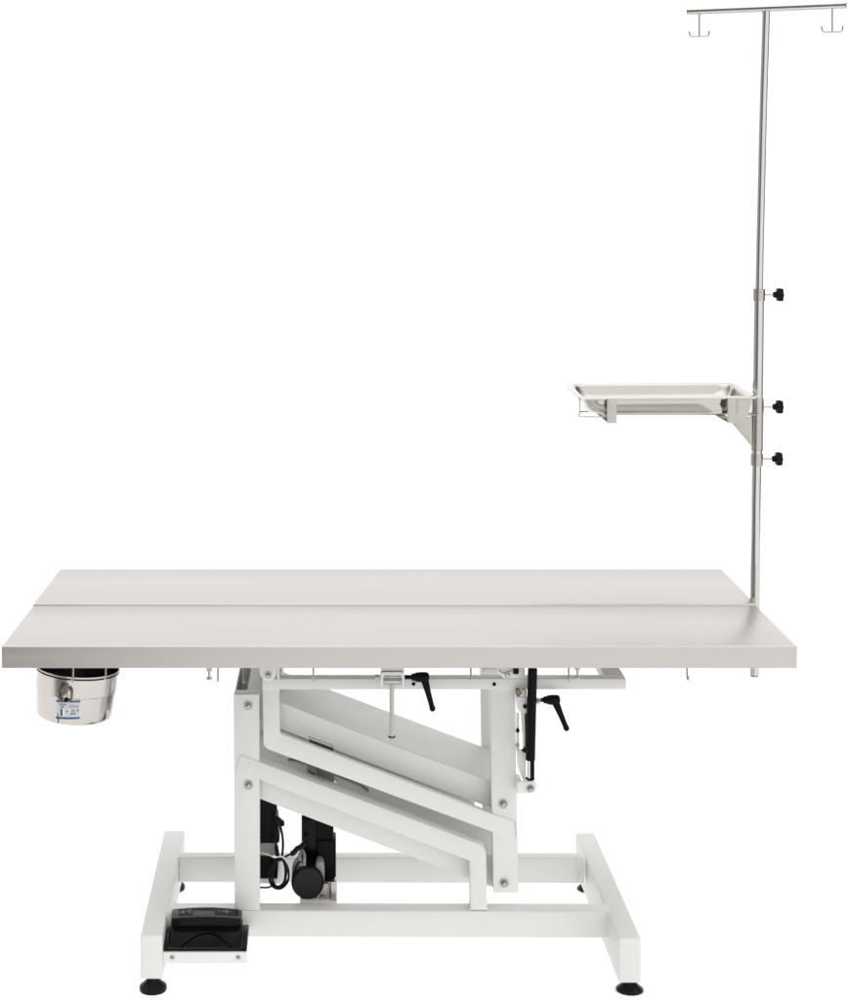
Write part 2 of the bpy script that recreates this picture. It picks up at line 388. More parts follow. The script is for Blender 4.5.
# --- cable (own thing)
CB = thing('cable_bundle', 'coiled black cable tied with a white strip beside the black control box', 'cable', tuple(P(279, 888, 3.18)))
pts = []
for k in range(0, 30*5+1):
    a = 2*PI*k/30+.6; w = k/150; tw = .16*math.sin(w*9)
    rx = 8.0+1.9*math.sin(w*17+.5); ry = 14.6+1.5*math.sin(w*11+2)
    x0_ = rx*math.cos(a)*(1-.18*math.sin(a)*-1); y0_ = ry*math.sin(a)
    x = 279.4+x0_*math.cos(tw+.12)-y0_*math.sin(tw+.12)*.55; y = 873.4+x0_*math.sin(tw)*.6+y0_
    pts.append(P(x, y, 3.170+.016*w+.004*math.sin(k*.33)))
tube('cable_loop', pts, .0018, RUBBER, CB, 10)
tube('cable_lead', smooth_path([P(284, 857.5, 3.175), P(288.5, 855.2, 3.18), P(292, 853.8, 3.185), P(296, 851, 3.19)], 6), .0019, RUBBER, CB, 10)
tube('cable_plug', [P(291.5, 853.8, 3.186), P(293.5, 853, 3.188), P(297.5, 848.5, 3.19), P(300, 847.5, 3.195), P(304.5, 843.5, 3.205)], .0048, RUBBER, CB, 14)
tube('cable_lead', smooth_path([P(276, 818, 3.19), P(281, 829, 3.186), P(283, 843, 3.182), P(282, 856, 3.178), P(280, 861, 3.178)], 6), .0022, RUBBER, CB, 10)
tube('cable_lead', smooth_path([P(275, 829, 3.19), P(276, 836, 3.186), P(275.5, 848, 3.182), P(277, 858, 3.180)], 6), .0019, RUBBER, CB, 10)
tube('cable_lead', smooth_path([P(272, 838, 3.19), P(275, 843, 3.188), P(278, 852, 3.185), P(279, 862, 3.180)], 6), .0016, RUBBER, CB, 10)
tube('cable_lead', smooth_path([P(252, 886.5, 3.185), P(260, 887.5, 3.182), P(268, 887.6, 3.18), P(274, 885, 3.178)], 6), .0016, RUBBER, CB, 10)
tube('cable_lead', smooth_path([P(301, 862, 3.20), P(297.5, 852+12, 3.195), P(294, 872, 3.192), P(292.5, 882, 3.194)], 6), .0016, RUBBER, CB, 10)
tube('cable_tie', smooth_path([P(250, 852, 3.186), P(262, 853, 3.180), P(270, 855.5, 3.172), P(274, 857.5, 3.168), P(281, 856.8, 3.166), P(285, 858.5, 3.172)], 6), .0011, TIE, CB, 8)
tube('cable_tie', [P(273, 855.8, 3.166), P(275.6, 857.6, 3.166)], .0021, TIE, CB, 8)

# --- pedal shelf
ZS = Z(952.6, 3.035)
sh = prism('pedal_shelf', round_corners([(162.9, 952.6), (247, 952.6), (247, 963.6), (162.9, 963.6)], [0, 1.2, 1.6, 1.2]), 3.035, .0022, PAINT_IN, T, .0006)
box('shelf_plate', X(162.9, 3.036), X(246.8, 3.036), 3.0375, 3.138, ZS-.0024, ZS-.0002, PAINT_IN, sh, .0004)
prism('shelf_tab', [(162.9, 951), (167, 963.6), (166, 966), (163.5, 968), (162.9, 968)], 3.0385, .05, PAINT_IN, sh, .0004)
for sx in (172.2, 238.4):
    lathe('shelf_screw', [(0, .0040), (.0012, .0038), (.0022, .0024)], P(sx, 957.6, 3.0348), (0, -1, 0), ZINC, sh, 24)
    box('screw_slot', X(sx, 3.0325)-.0024, X(sx, 3.0325)+.0024, 3.0319, 3.0328, Z(957.6, 3.0325)-.0004, Z(957.6, 3.0325)+.0004, BLACK, sh, 0)

# --- rope hooks and studs under the front edge of the top
def hook(px, y1=680, wy=668):
    Y = 2.972
    z0 = ZT-TH+.004; x = X(px, Y); zb = Z(y1, Y)
    tube('rope_hook', smooth_path([(x, Y+.006, z0), (x, Y+.002, zb+.010), (x, Y, zb+.003), (x, Y-.004, zb), (x, Y-.009, zb+.003), (x, Y-.010, zb+.007)], 5), .0015, COLUMN, T, 8)
for px, y1 in ((73, 681), (105.6, 678.5), (218.0, 680.5), (313.3, 679.5), (471.0, 679), (569.0, 679.6), (687.4, 679.2)): hook(px, y1)
for px, y1 in ((209.2, 680), (577.6, 679)):
    Y = 2.99; p = P(px, y1, Y)
    lathe('table_stud', [(0, .0026), (.001, .0046), (.004, .0046), (.0045, .0022), (.014, .0022), (.015, .0045), (.0185, .0048), (ZT-TH-p.z+.006, .0048)], p, (0, 0, 1), ZINC, T, 20)

# --- lever handles
def lever(parent, x0, y0, Y, tipx, tipy, hx0, hx1, s=1.0):
    """black adjustable clamping lever: threaded boss, ribbed hub, bent arm"""
    bm = bmesh.new()
    a = P(x0, y0, Y)
    add_lathe(bm, [(0, .0036), (X(hx0, Y)-a.x, .0036)], a, (1, 0, 0), 20)
    h = P(hx0, y0, Y)
    w = X(hx1, Y)-h.x
    add_lathe(bm, [(0, .0052), (.002, .0062), (.006, .0062), (.0065, .0076), (w*.55, .0086), (w*.85, .0086), (w, .0068), (w+.0012, .003)], h, (1, 0, 0), 28)
    k = P(hx1-4.4, y0+1, Y); t = P(tipx, tipy, Y-.008)
    path = [k+(t-k)*q for q in (0, .12, .45, .8, .93, 1.0)]
    rings = [.0070, .0064, .0050, .0044, .0052, .0030]
    d = (t-k).normalized(); u, v = basis(d); rr = []
    for p, r in zip(path, rings):
        rr.append([bm.verts.new(p+u*r*.85*math.cos(2*PI*i/20)+v*r*math.sin(2*PI*i/20)) for i in range(20)])
    for p, q in zip(rr, rr[1:]):
        for i in range(20): bm.faces.new((p[i], p[(i+1) % 20], q[(i+1) % 20], q[i]))
    bm.faces.new(rr[0][::-1]); bm.faces.new(rr[-1])
    return finish('lever_handle', bm, BLACK, parent, doub=False)
# centre rail clamp
YK = 3.085
c = prism('rail_clamp', round_corners([(380.8, 687.2), (380.8, 672.2), (404.4, 672.2), (404.4, 687.2), (401.9, 687.2), (401.9, 675.6), (383.3, 675.6), (383.3, 687.2)],
          [0, 3, 3, 0, 0, 2, 2, 0]), YK, .026, PAINT_IN, T, .0005)
box('clamp_mount', X(381, YK), X(404, YK), YK+.003, YK+.05, Z(672, YK), Z(655, YK), ZINC, c, .0008)
lathe('clamp_barrel', [(0, .0050), (.001, .0058), (.030, .0058), (.031, .0050)], P(383.6, 681, YK+.012), (1, 0, 0), ZINC, c, 28)
lathe('clamp_bolt', [(0, .0040), (.002, .0044), (.006, .0044)], P(374.8, 677, YK+.012), (1, 0, 0), ZINC, c, 6)
lathe('clamp_bolt', [(0, .0028), (.050, .0028)], P(376, 677, YK+.012), (1, 0, 0), ZINC, c, 12)
lathe('support_rod', [(0, .0022), (.003, .0026), (.0032, .0036), (.0062, .0036), (.0064, .0040), (.096, .0040)], P(391.8, 740, YK+.012), (0, 0, 1), STEEL_BRUSH, c, 24)
lathe('rod_ring', [(0, .0062), (.0009, .0064), (.0014, .0060)], P(391.8, 737.2, YK+.012), (0, 0, 1), BLACK, c, 24)
lever(c, 404.6, 677.2, YK+.012, 433.2, 711.4, 411.5, 428.6)

# --- gas spring and its brackets at the right post
YG = 3.112
gs = tube('gas_spring', [P(532.6, 669, YG), P(531.5, 710, YG), P(530.4, 760, YG)], .0082, BLACK, T, 28)
tube('spring_collar', [P(532.8, 667, YG), P(532.5, 672, YG)], .0068, BLACK, gs, 20)
tube('spring_rod', [P(530.4, 759, YG), P(530.0, 779, YG)], .0050, STEEL, gs, 20)
prism('spring_guard', [(530.2, 759), (534.6, 759), (534.6, 779), (530.2, 779)], YG-.006, .010, BLACK, gs, .0015)
lathe('spring_ring', [(0, .006), (.001, .0082), (.003, .0080), (.0035, .006)], P(530.0, 779.8, YG), (0, 0, 1), BLACK, gs, 24)
prism('spring_bracket', round_corners([(517, 782), (534, 781), (537, 784), (537, 790), (533.5, 793), (520, 793.5), (517, 794.5)], [0, 2, 2, 2, 2, 0, 0]), YG-.004, .004, PAINT_IN, T, .0006)
prism('spring_bracket', [(516.5, 750), (525.8, 750), (526.0, 781), (523, 781), (517.5, 766)], YG+.016, .004, PAINT_IN, T, .0006)
box('spring_bracket', X(517, YG), X(522, YG), YG+.0, YG+.045, Z(794, YG), Z(782.5, YG), PAINT_IN, T, .0006)
bolt(T, 530.4, 788.6, YG-.0045, .0052)
# silver mechanism plates between the post and the spring
m1 = prism('tilt_bracket', round_corners([(515.8, 697), (527.6, 697), (527.6, 713), (520, 713), (517, 708)], [0, 0, 0, 2, 3]), 3.122, .005, PAINT_IN, T, .0006)
lathe('bracket_bolt', [(0, .0034), (.002, .0034), (.003, .002)], P(524.8, 706.4, 3.121), (0, -1, 0), BLACK, m1, 18)
prism('clip', round_corners([(515.6, 689.8), (521, 689.8), (521, 696.6), (516, 696.6)], 1.4), 3.122, .010, DARKMET, m1, .0008)
prism('clip', round_corners([(521.6, 689.8), (526.6, 689.8), (526.6, 696.6), (521.6, 696.6)], 1.4), 3.118, .010, COLUMN, m1, .0008)
prism('link_strip', [(521.2, 713.2), (527, 713.2), (527, 752), (523.4, 752)], 3.128, .004, ZINC, m1, .0005)
prism('link_strip', [(516.4, 713.2), (519.2, 713.2), (519.2, 752), (516.4, 752)], 3.134, .004, PAINT_IN, m1, .0005)
lathe('bracket_bolt', [(0, .0034), (.003, .0034), (.004, .002)], P(517.6, 730.4, 3.133), (0, -1, 0), BLACK, m1, 18)
lathe('bracket_bolt', [(0, .0034), (.003, .0034), (.004, .002)], P(517.4, 745.4, 3.133), (0, -1, 0), COLUMN, m1, 18)
prism('clip', [(522.4, 750), (526, 752), (526, 753.4), (522, 751.6)], 3.12, .01, BLACK, m1, .0004)
lathe('adjuster_nut', [(0, .0048), (.0030, .0056), (.0060, .0048)], P(536.4, 701, YG+.004), (1, 0, 0), ZINC, m1, 6)
lathe('adjuster_nut', [(-.012, .0025), (.010, .0025)], P(537, 701, YG+.004), (1, 0, 0), ZINC, m1, 12)
lever(m1, 540.6, 700, YG+.004, 567.4, 730.8, 543.5, 559.4)
m2 = prism('hinge_block', [(482, 660), (525, 660), (525, 678.4), (504, 678.4), (499, 674), (482, 674)], 3.128, .006, PAINT_IN, T, .0006)
prism('hinge_pad', [(483, 668.5), (496.5, 668.5), (496.5, 673.4), (483, 673.4)], 3.126, .0015, ZINC, m2, .0003)
prism('hinge_clip', round_corners([(513.4, 668), (518.8, 668), (518.8, 674.4), (513.4, 674.4)], 1), 3.122, .006, BLACK, m2, .0006)
lathe('hinge_bolt', [(0, .0046), (.003, .0046), (.004, .0035)], P(507.4, 675.2, 3.1275), (0, -1, 0), ZINC, m2, 6)
tube('hinge_wire', smooth_path([P(499, 670, 3.122), P(503, 673, 3.120), P(509, 671.5, 3.120), P(513, 670, 3.122)], 5), .0013, COLUMN, m2, 8)

# ================================================================ FOOT PEDAL
FP = thing('foot_pedal', 'black two-way foot control pedal on the white shelf by the left base rail', 'foot pedal', (X(205, 3.08), 3.085, ZS))
ys0, ys1 = 3.042, 3.130
def loft(name, secs, m, parent, b=.002, **k):
    bm = bmesh.new(); rings = [[bm.verts.new(p) for p in s] for s in secs]
    for a, b2 in zip(rings, rings[1:]):
        n = len(a)
        for i in range(n-1): bm.faces.new((a[i], a[i+1], b2[i+1], b2[i]))
        bm.faces.new((a[-1], a[0], b2[0], b2[-1]))
    bm.faces.new(rings[0][::-1]); bm.faces.new(rings[-1]); bev(bm, b, 3, 40)
    return finish(name, bm, m, parent, **k)
# side profile (y,z) of the base housing, extruded in x with rounded flanks
def xprism(name, prof, x0, x1, m, parent, b=.002, seg=3):
    bm = bmesh.new(); add_hex(bm, [(x0, y, z) for y, z in prof], [(x1, y, z) for y, z in prof]); bev(bm, b, seg); return finish(name, bm, m, parent)
z0 = ZS+.0002
xprism('pedal_base', [(3.0385, z0), (3.128, z0), (3.128, z0+.009), (3.0385, z0+.004)], X(163.6, 3.04), X(246.6, 3.04), GLOSS, FP, .0018)
# rear hood: carries the grey label strip
zt_ = Z(917.6, 3.098)
hx = [171.4, 174, 180, 190, 200, 206, 214, 224, 234, 239, 241]
hood = prism('pedal_hood', [(170.6, 941)]+[(x, 918.9-1.8*(1-((x-206)/35)**2)) for x in hx]+[(242, 941)], 3.0935, .036, GLOSS, FP, .0012)
# sloping fascia in front of the hood top
def fascia(pts_front, pts_back, Yf, Yb, th, m, name, parent):
    bm = bmesh.new()
    f = [P(x, y, Yf) for x, y in pts_front]; b = [P(x, y, Yb) for x, y in pts_back]
    q = f+b[::-1]
    add_hex(bm, [v-Vector((0, 0, th)) for v in q], q); bev(bm, .0005); return finish(name, bm, m, parent)
xsF = [171.6, 180, 190, 200, 206, 214, 224, 234, 240.6]
arcF = lambda x: 917.6-1.8*(1-((x-206)/35)**2)
arcB = lambda x: 909.6-2.2*(1-((x-206)/35)**2)
fascia([(x, arcF(x)) for x in xsF], [(x+(206-x)*.03, arcB(x)) for x in xsF], 3.094, 3.1260, .004, GREYPL, 'label_strip', FP)
ls = bpy.data.objects['label_strip']
def on_strip(u, v, lift=.0006):
    """u 0..1 across, v 0 (front) .. 1 (back)"""
    x = 171.6+u*69; yf = arcF(x); yb = arcB(x)
    a = P(x, yf, 3.094); b = P(x+(206-x)*.03, yb, 3.1260)
    return a+(b-a)*v+Vector((0, -.0002, lift))
def strip_quad(u0, u1, v0, v1, m, name, lift=.0006):
    bm = bmesh.new(); q = [on_strip(u0, v0, lift), on_strip(u1, v0, lift), on_strip(u1, v1, lift), on_strip(u0, v1, lift)]
    add_hex(bm, [p-Vector((0, 0, .0005)) for p in q], q); return finish(name, bm, m, ls)
strip_quad(.105, .30, .10, .88, BLACK, 'label_panel', .0008); strip_quad(.63, .98, .12, .86, BLACK, 'label_panel', .0008)
def strokes(name, segs, lift=.0011):
    bm = bmesh.new()
    for pts in segs:
        pp = [on_strip(u, v, lift) for u, v in pts]
        for a, b in zip(pp, pp[1:]): add_tube(bm, [a, b], .00035, 6)
    return finish(name, bm, PRINT, ls, doub=False)
def ring(u, v, ru, rv): return [(u+ru*math.cos(2*PI*k/10), v+rv*math.sin(2*PI*k/10)) for k in range(11)]
strokes('printed_symbols', [[(.13, .42), (.155, .62), (.18, .42)], [(.13, .42), (.18, .42)], ring(.165, .48, .012, .12), [(.205, .5), (.22, .5)], [(.232, .4), (.232, .6)],
        [(.262, .28), (.262, .72)], [(.254, .62), (.262, .76), (.270, .62)], [(.268, .3), (.268, .7)]])
strokes('printed_symbols', [[(.68, .62), (.695, .42), (.71, .62)], [(.735, .5), (.76, .5)], [(.748, .35), (.748, .62)], ring(.80, .48, .022, .2), ring(.80, .48, .012, .1), [(.83, .6), (.86, .45)]])
# treadle: sloping plate with a curved ridge
xsT = (166.5, 243.5)
tr = xprism('treadle', [(3.044, z0+.0045), (3.108, z0+.026), (3.1115, z0+.026), (3.1115, z0+.006), (3.06, z0+.0045)], X(169, 3.05), X(241, 3.05), GLOSS, FP, .0022)
ridge = []
for k in range(17):
    t = k/16; x = 181+50*t; s = math.sin(PI*t)
    Y = 3.047+.030*s; zz = z0+.0045+(Y-3.044)*(.0215/.064)+.0012
    ridge.append(Vector((X(x, 3.05), Y, zz)))
tube('treadle_ridge', ridge, .0016, GLOSS, FP, 10)
box('treadle_lip', X(177, 3.10), X(235, 3.10), 3.100, 3.1085, z0+.0262, z0+.0295, GLOSS, FP, .0012)
# side cheeks
ck = [(3.0385, z0), (3.112, z0), (3.112, z0+.013), (3.094, z0+.0145), (3.082, z0+.0135), (3.066, z0+.009), (3.0385, z0+.0055)]
for a, b in ((163.7, 168.2), (242.4, 246.8)):
    xprism('side_cheek', ck, X(a, 3.04), X(b, 3.04), GLOSS, FP, .0016)
prism('pedal_guard', round_corners([(164, 942), (163.8, 917), (168, 906.5), (172, 905.5), (172, 930)], [0, 3, 3, 0, 0]), 3.116, .004, PAINT_IN, T, .0008)

# ================================================================ BUCKET
BY = 3.10
bc = P(78.3, 666.5, BY); br = 41.4*BY/F
BK = thing('waste_bucket', 'small round stainless bucket hanging under the left end of the tabletop', 'bucket', tuple(bc-Vector((0, 0, .085))))
ax = Vector((-.085, 0.0, -1)); ax.normalize()
hb = .0835
lathe('bucket_body', [(.002, br*.985), (.036, br*.975), (.0372, br*.957), (hb*.72, br*.935), (hb-.007, br*.915), (hb-.002, br*.885), (hb, br*.84), (hb+.0001, .001),
                      (hb-.001, .001), (hb-.0012, br*.84), (.038, br*.93), (.002, br*.972), (.002, br*.985)], bc, ax, STEEL_BUCKET, BK, 96, cap=False)
# rolled rim with black gasket
bm = bmesh.new(); u, v = basis(ax)
add_lathe(bm, [(0.0006, br*.975), (-.0003, br*.985), (0, br*.994), (.001, br*.998), (.0024, br*.994), (.0030, br*.984), (.002, br*.975), (.0006, br*.975)], bc, ax, 96, cap=False)
finish('bucket_rim', bm, STEEL_BUCKET, BK, doub=False)
lathe('bucket_gasket', [(.0030, br*.955), (.0031, br*1.0), (.0052, br*1.0), (.0054, br*.955)], bc, ax, RUBBER, BK, 96, cap=False)
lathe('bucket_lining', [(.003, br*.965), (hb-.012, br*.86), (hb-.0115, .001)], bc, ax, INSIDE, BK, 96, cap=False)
# clasp on the front
def onb(px, t, off=0.0):
    """point on the bucket wall: t metres below rim, at picture column px"""
    r = br*.975 if t < .0366 else br*(.957-.042*(t-.037)/(hb-.044))
    r += off; c0 = bc+ax*t; dx = X(px, BY-.06)-c0.x
    dx = max(-r*.98, min(r*.98, dx)); a = math.asin(dx/r)
    return c0+Vector((r*math.sin(a), -r*math.cos(a), 0)), Vector((math.sin(a), -math.cos(a), 0))
def clasp():
    bm = bmesh.new()
    def wall(pts, th, o=0.0004):
        q = [onb(x, t, o)[0] for x, t in pts]; n = onb(sum(p[0] for p in pts)/len(pts), .03)[1]
        add_hex(bm, q, [p+n*th for p in q])
    wall([(62, .010), (69.6, .011), (69.2, .0245), (61.6, .0235)], .0035)
    bev(bm, .0005)
    c = finish('clasp', bm, DARKMET, BK)
    bm = bmesh.new()
    for xs in ((61, 59.3, 60.2, 62.5), (70.3, 72.6, 72, 68)):
        q = [onb(xs[0], .016, .003)[0], onb(xs[1], .022, .005)[0], onb(xs[1], .031, .005)[0], onb(xs[2], .037, .004)[0], onb(xs[3], .040, .003)[0]]
        add_tube(bm, smooth_path(q, 5), .0020, 8)
    finish('clasp_wire', bm, DARKMET, c, doub=False)
    p, n = onb(67, .0375, .002)
    lathe('clasp_rivet', [(0, .0035), (.0025, .0035), (.003, .002)], p, n, BLACK, c, 18)
    p, n = onb(66, .0300, .0005)
    lathe('clasp_rivet', [(0, .0045), (.0025, .0040), (.003, .002)], p, n, ZINC, c, 18)
clasp()
# sticker: wraps round the wall
def wrap(name, x0, x1, t0, t1, m, off, slope=0, parent=BK):
    bm = bmesh.new(); n = 10; rows = []
    for t in (t0, t1):
        rows.append([[onb(x0+(x1-x0)*i/n, t+slope*i/n, o)[0] for i in range(n+1)] for o in (off-.0002, off)])
    L_ = [[bm.verts.new(p) for p in rows[j][k]] for j in (0, 1) for k in (0, 1)]  # top-in, top-out, bot-in, bot-out
    for i in range(n):
        bm.faces.new((L_[1][i], L_[1][i+1], L_[3][i+1], L_[3][i])); bm.faces.new((L_[0][i], L_[2][i], L_[2][i+1], L_[0][i+1]))
        bm.faces.new((L_[0][i], L_[0][i+1], L_[1][i+1], L_[1][i])); bm.faces.new((L_[2][i], L_[3][i], L_[3][i+1], L_[2][i+1]))
    for k in (0, n): bm.faces.new((L_[0][k], L_[1][k], L_[3][k], L_[2][k]))
    return finish(name, bm, m, parent)
sk = wrap('bucket_sticker', 57.2, 80.4, .0405, .0705, STICK, .0006)
def mk(x0, x1, a, b, m, o=.0009, s=0): wrap('sticker_print', x0, x1, .0405+a*.030, .0405+b*.030, m, o, s, sk)
mk(56.6, 80.8, -.01, .08, BLUEP); mk(56.0, 80.2, .93, 1.04, BLUEP)
mk(60, 67, .16, .26, GREENP); mk(61, 64.5, .30, .40, GREENP); mk(69.5, 79, .24, .30, REDP); mk(70, 79.6, .34, .37, GREENP)
mk(61.0, 62.7, .46, .86, mat('black_print', (.02, .02, .02), .5)); mk(63.0, 65, .44, .88, WHITEP); mk(59.2, 60.4, .46, .88, WHITEP)
mk(69.6, 71.0, .46, .72, WHITEP); mk(71.8, 75.5, .50, .60, GREENP); mk(70.2, 76.2, .66, .78, GREENP); mk(77.6, 78.9, .48, .60, BLUEP); mk(66.4, 68.8, .55, .64, GREENP)
bm = bmesh.new()
add_tube(bm, [onb(58.4, .062, .0012)[0], onb(58.2, .080, .0012)[0]], .0007, 8); finish('bucket_seam_mark', bm, DARKMET, BK, doub=False)
# hanger bracket joining the bucket to the underside of the top
for sx in (-1, 1):
    p = bc+Vector((sx*br*1.0, 0, 0)); hg = bmesh.new()
    add_tube(hg, [p, p+Vector((sx*.004, 0, .012)), (p.x+sx*.004, BY, ZT-TH+.006)], .002, 10)
    finish('bucket_hanger', hg, ZINC, BK, doub=False)

# ================================================================ DRIP POLE
YP = 3.30
PO = thing('drip_pole', 'tall stainless drip pole with a two-hook crossbar standing at the right end of the table', 'drip pole', tuple(P(754.3, 675, YP)))
def pc(py):
    tab = [(10, 766.2), (20, 765.9), (110, 763.1), (280, 759.2), (310, 758.9), (390, 757.9), (475, 756.5), (500, 756.0), (600, 755.1), (675, 754.4)]
    for (a, xa), (b, xb) in zip(tab, tab[1:]):
        if a <= py <= b: return xa+(xb-xa)*(py-a)/(b-a)
    return tab[-1][1]
def seg(name, y0, y1, r, m=STEEL, parent=None):
    n = max(2, int(abs(y1-y0)/40)+1); ys = [y0+(y1-y0)*i/(n-1) for i in range(n)]
    return tube(name, [P(pc(y), y, YP) for y in ys], r, m, parent or PO, 40)
seg('lower_tube', 675, 459, .0086); seg('middle_tube', 459, 294, .0094); seg('upper_tube', 294, 11, .0072)
seg('tube_end', 676.2, 674.2, .0070, RUBBER)
# table socket holding the pole (below the slab edge, out of sight from the front)
pz = P(pc(640), 640, YP)
box('pole_socket', tx(1, YP)-.05, pz.x+.006, YP-.014, YP+.014, ZT-TH-.012, ZT-TH-.001, ZINC, T, .001)
def collar(y0, y1, parent, r=.0112):
    return seg('collar', y1, y0, r, STEEL_BRUSH, parent)
def knob(parent, x0, y0, x1):
    a = P(x0, y0, YP); k = X(x1, YP)
    st = tube('knob_stem', [a, P(x1+1, y0, YP)], .0017, ZINC, parent, 10)
    bm = bmesh.new()
    o = P(x1, y0, YP)
    add_lathe(bm, [(0, .0038), (.001, .0052), (.0065, .0062), (.008, .0085)], o, (1, 0, 0), 36)
    add_lathe(bm, [(.0068, .0095), (.0080, .0117), (.0150, .0119), (.0175, .0108), (.0182, .007)], o, (1, 0, 0), 72, lobes=6, amp=.10)
    return finish('knob', bm, BLACK, parent, doub=False)
c1 = collar(288.6, 300.4, PO); knob(PO, 764, 294.6, 773.0)
c2 = collar(453.4, 465.2, PO); knob(PO, 762, 458.8, 772.0)
lathe('tube_stop', [(0, .0026), (.0018, .002)], P(755.4, 390.6, YP-.0085), (0, -1, 0), ZINC, PO, 12)
# crossbar
a = P(687.4, 11.5, 3.352); b = P(846.0, 5.0, 3.25)
d = (b-a).normalized()
tube('crossbar', [a, a+(b-a)*.5, b], .0066, STEEL, PO, 40)
lathe('bar_end_cap', [(0, .0060), (.0008, .0060)], b, d, DARKMET, PO, 24)
lathe('bar_end_cap', [(0, .0060), (.0008, .0060)], a, -d, DARKMET, PO, 24)
def bar_hook(px, ytop, ybot, w, tip):
    t = (px-687.4)/(846-687.4); Y = 3.352+(3.25-3.352)*t
    bm = bmesh.new()
    add_tube(bm, [P(px, ytop, Y), P(px, ybot, Y)], .0017, 8)
    w2 = w/2
    add_tube(bm, smooth_path([P(px-w2, tip, Y), P(px-w2+.2, tip+3.2, Y), P(px-w2+2.2, ybot-.1, Y), P(px-3, ybot, Y), P(px+3, ybot, Y), P(px+w2-2.2, ybot-.2, Y), P(px+w2-.2, tip+3, Y), P(px+w2+.1, tip-.6, Y)], 5), .0017, 8)
    finish('bag_hook', bm, STEEL_BRUSH, PO, doub=False)
bar_hook(699.3, 12, 36.3, 19.6, 31.2); bar_hook(832.3, 6, 31.8, 21, 26.2)

# ================================================================ TRAY BRACKET
TB = thing('tray_bracket', 'flat steel tray holder with a triangular gusset clamped to the pole', 'bracket', tuple(P(757, 450, YP)))
seg('clamp_sleeve', 450.5, 398.2, .0108, STEEL_BRUSH, TB)
knob(TB, 763.6, 406.8, 772.6)
prism('clamp_pad', [(762.4, 401), (764.2, 401), (764.2, 413), (762.4, 413)], YP-.005, .010, STEEL_BRUSH, TB, .0006)
YTF, YTB = 3.20, 3.40
prism('gusset', [(731, 422), (752.2, 416), (752.2, 445.2), (750.6, 445.2)], YP-.004, .003, STEEL_BRUSH, TB, .0005)
# frame that carries the tray : flat strips under it
zs = Z(418.2, YTF)
for px in (611.8, 732.4):
    x = X(px, YTF-.004); hw = 4.7*3.2/F
    prism('holder_strap', [(px-4.8, 398.6), (px+4.8 if px < 700 else px+4, 398.6), (px+4.8 if px < 700 else px+4, 423.2), (px-4.8, 423.2)], YTF-.006, .0022, STEEL_BRUSH, TB, .0006)
    box('holder_strip', x-hw, x+hw, YTF-.0036, YTB+.004, Z(423.2, YTF-.006), Z(423.2, YTF-.006)+.0022, STEEL_BRUSH, TB, .0005)
    box('holder_strap', x-hw, x+hw, YTB+.0042, YTB+.0064, Z(423.2, YTF-.006), Z(399.4, YTF-.006), STEEL_BRUSH, TB, .0005)
box('holder_bar', X(606, YP), X(753, YP)-.001, YP-.010, YP+.010, Z(423.2, YTF-.006)+.0024, Z(423.2, YTF-.006)+.0052, STEEL_BRUSH, TB, .0005)
prism('holder_plate', [(736.6, 399), (751.6, 399), (750.8, 408), (747, 417.5), (736.6, 423.2)], YTF+.004, .002, STEEL_BRUSH, TB, .0005)
tube('holder_rod', [P(740, 415.4, YTF+.01), P(752, 413.9, YP-.02), P(757, 413.4, YP-.008)], .0029, STEEL_TRAY, TB, 14)
wz = [P(579.4, 397.8, YTF+.003), P(580.0, 412, YTF+.003), P(580.0, 416.4, YTF+.003), P(606, 416.8, YTF+.003)]
tube('holder_wire', smooth_path(wz, 5), .0010, STEEL_BRUSH, TB, 8)
tube('holder_wire', [P(580.2, 411.6, YTF+.003), P(588.5, 411.4, YTF+.003)], .0011, DARKMET, TB, 8)

# ================================================================ INSTRUMENT TRAY
tl = P(578.6, 397.6, YTF); trr = P(761, 396.3, YTF)
TR = thing('instrument_tray', 'shallow polished stainless instrument tray with rounded corners resting in the pole bracket', 'tray', ((tl.x+trr.x)/2, 3.3, tl.z-.036))
def rrect(x0, x1, y0, y1, r, zf, n=8):
    pts = []
    for cx, cy, a0 in ((x1-r, y0+r, -90), (x1-r, y1-r, 0), (x0+r, y1-r, 90), (x0+r, y0+r, 180)):
        for k in range(n+1):
            a = math.radians(a0+90*k/n); x = cx+r*math.cos(a); y = cy+r*math.sin(a)
            pts.append(Vector((x, y, zf(x, y))))
    return pts
def tray():
    x0, x1, y0, y1 = tl.x, trr.x, YTF, YTB
    x0 -= 0; ztop = lambda x, y: tl.z+(trr.z-tl.z)*(x-tl.x)/(trr.x-tl.x)+.0045*(y-YTF)/.2
    D = .034
    # (inset, depth below rim, corner radius)
    prof = [(.060, D-.0006, .034), (.046, D, .034), (.034, D-.0004, .034), (.027, D-.003, .033), (.022, D-.0085, .031), (.0175, D-.016, .029), (.0145, .010, .027), (.0128, .0045, .026), (.0112, .0016, .025), (.009, .0003, .023),
            (.006, -.0002, .020), (.003, .0004, .018), (.0008, .0016, .016), (0, .0038, .015), (.0006, .0046, .015), (.0024, .0028, .017), (.006, .0012, .020), (.0088, .0016, .022), (.0100, .003, .024), (.0116, .006, .025), (.0134, .0115, .026),
            (.0165, D-.015, .028), (.021, D-.007, .030), (.0265, D-.001, .032), (.034, D+.0009, .033), (.046, D+.0012, .033)]
    bm = bmesh.new(); rings = []
    for i, dz, r in prof:
        rings.append([bm.verts.new(p) for p in rrect(x0+i, x1-i, y0+i, y1-i, r, lambda x, y, dz=dz: ztop(x, y)-dz)])
    for a, b in zip(rings, rings[1:]):
        n = len(a)
        for k in range(n): bm.faces.new((a[k], a[(k+1) % n], b[(k+1) % n], b[k]))
    bm.faces.new(rings[0]); bm.faces.new(rings[-1][::-1])
    finish('tray_pan', bm, STEEL_TRAY, TR, smooth=60, doub=False)
tray()

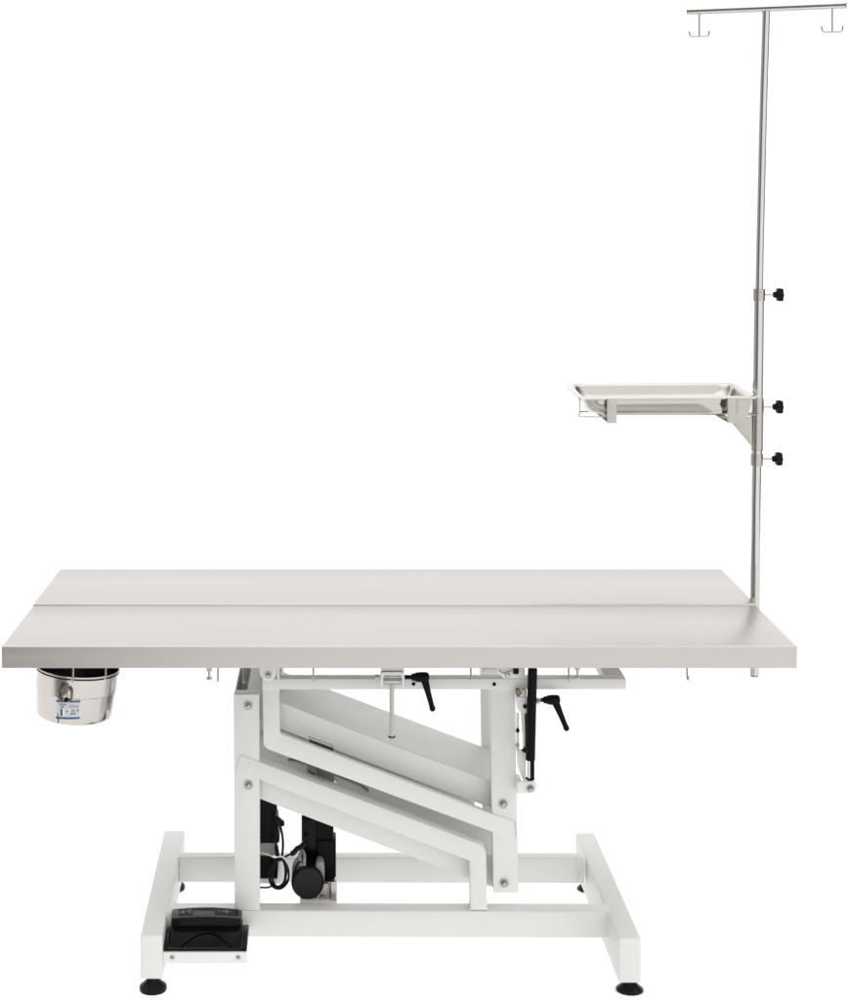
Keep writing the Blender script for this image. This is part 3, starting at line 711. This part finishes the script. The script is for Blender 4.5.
# ================================================================ LIGHT
W = bpy.data.worlds.new('World'); S.world = W; W.use_nodes = True
nt = W.node_tree; N = nt.nodes; L = nt.links; N.clear()
out = N.new('ShaderNodeOutputWorld'); bg = N.new('ShaderNodeBackground'); L.new(bg.outputs[0], out.inputs['Surface'])
tc = N.new('ShaderNodeTexCoord'); sp = N.new('ShaderNodeSeparateXYZ'); L.new(tc.outputs['Generated'], sp.inputs[0])
def math_(op, a, b=None, clamp=False):
    n = N.new('ShaderNodeMath'); n.operation = op; n.use_clamp = clamp
    for i, v in enumerate((a, b)):
        if v is None: continue
        if isinstance(v, (int, float)): n.inputs[i].default_value = v
        else: L.new(v, n.inputs[i])
    return n.outputs[0]
# azimuth: 0 = towards the backdrop (+y), +-1 = behind the camera; positive to the right
az = math_('DIVIDE', math_('ARCTAN2', sp.outputs['X'], sp.outputs['Y']), PI)
az01 = math_('ADD', math_('MULTIPLY', az, .5), .5)
ramp = N.new('ShaderNodeValToRGB'); L.new(az01, ramp.inputs[0]); cr = ramp.color_ramp; cr.interpolation = 'EASE'
stops = [(0.0, .92), (.045, .88), (.075, .16), (.165, .14), (.20, .42), (.335, .38), (.36, 1.0), (.635, 1.0), (.66, .14), (.725, .14), (.745, .35), (.785, .40), (.815, .92), (.90, .95), (1.0, .92)]
while len(cr.elements) > 1: cr.elements.remove(cr.elements[0])
cr.elements[0].position = 0; cr.elements[0].color = (stops[0][1],)*3+(1,)
for p, v in stops[1:]:
    e = cr.elements.new(p); e.color = (v, v, v, 1)
WL = 1.26
# world brightened overhead; bright zone added below the horizon lights the floor from beneath
elev = N.new('ShaderNodeMapRange'); elev.inputs['From Min'].default_value = .55; elev.inputs['From Max'].default_value = .85; L.new(sp.outputs['Z'], elev.inputs['Value'])
below = N.new('ShaderNodeMapRange'); below.inputs['From Min'].default_value = -.55; below.inputs['From Max'].default_value = -.30; below.inputs['To Min'].default_value = 1; below.inputs['To Max'].default_value = 0; L.new(sp.outputs['Z'], below.inputs['Value'])
k = math_('MAXIMUM', math_('MAXIMUM', ramp.outputs[0], math_('MULTIPLY', elev.outputs[0], 1.35)), math_('MULTIPLY', below.outputs[0], 1.06))
L.new(math_('MULTIPLY', k, WL), bg.inputs['Strength'])
bg.inputs['Color'].default_value = (1, .995, .985, 1)

cam = bpy.data.cameras.new('camera'); co = bpy.data.objects.new('camera', cam); COL.objects.link(co)
co.location = (0, 0, H); co.rotation_euler = (math.radians(90), 0, 0)
cam.sensor_fit = 'HORIZONTAL'; cam.sensor_width = 36; cam.lens = 36*F/848
cam.shift_x = (424-CX)/848; cam.shift_y = -(500-CY)/848
cam.clip_start = .05; cam.clip_end = 300
S.camera = co
S.view_settings.view_transform = 'Standard'; S.view_settings.look = 'None'; S.view_settings.exposure = 0; S.view_settings.gamma = 1
S.render.engine = 'CYCLES'
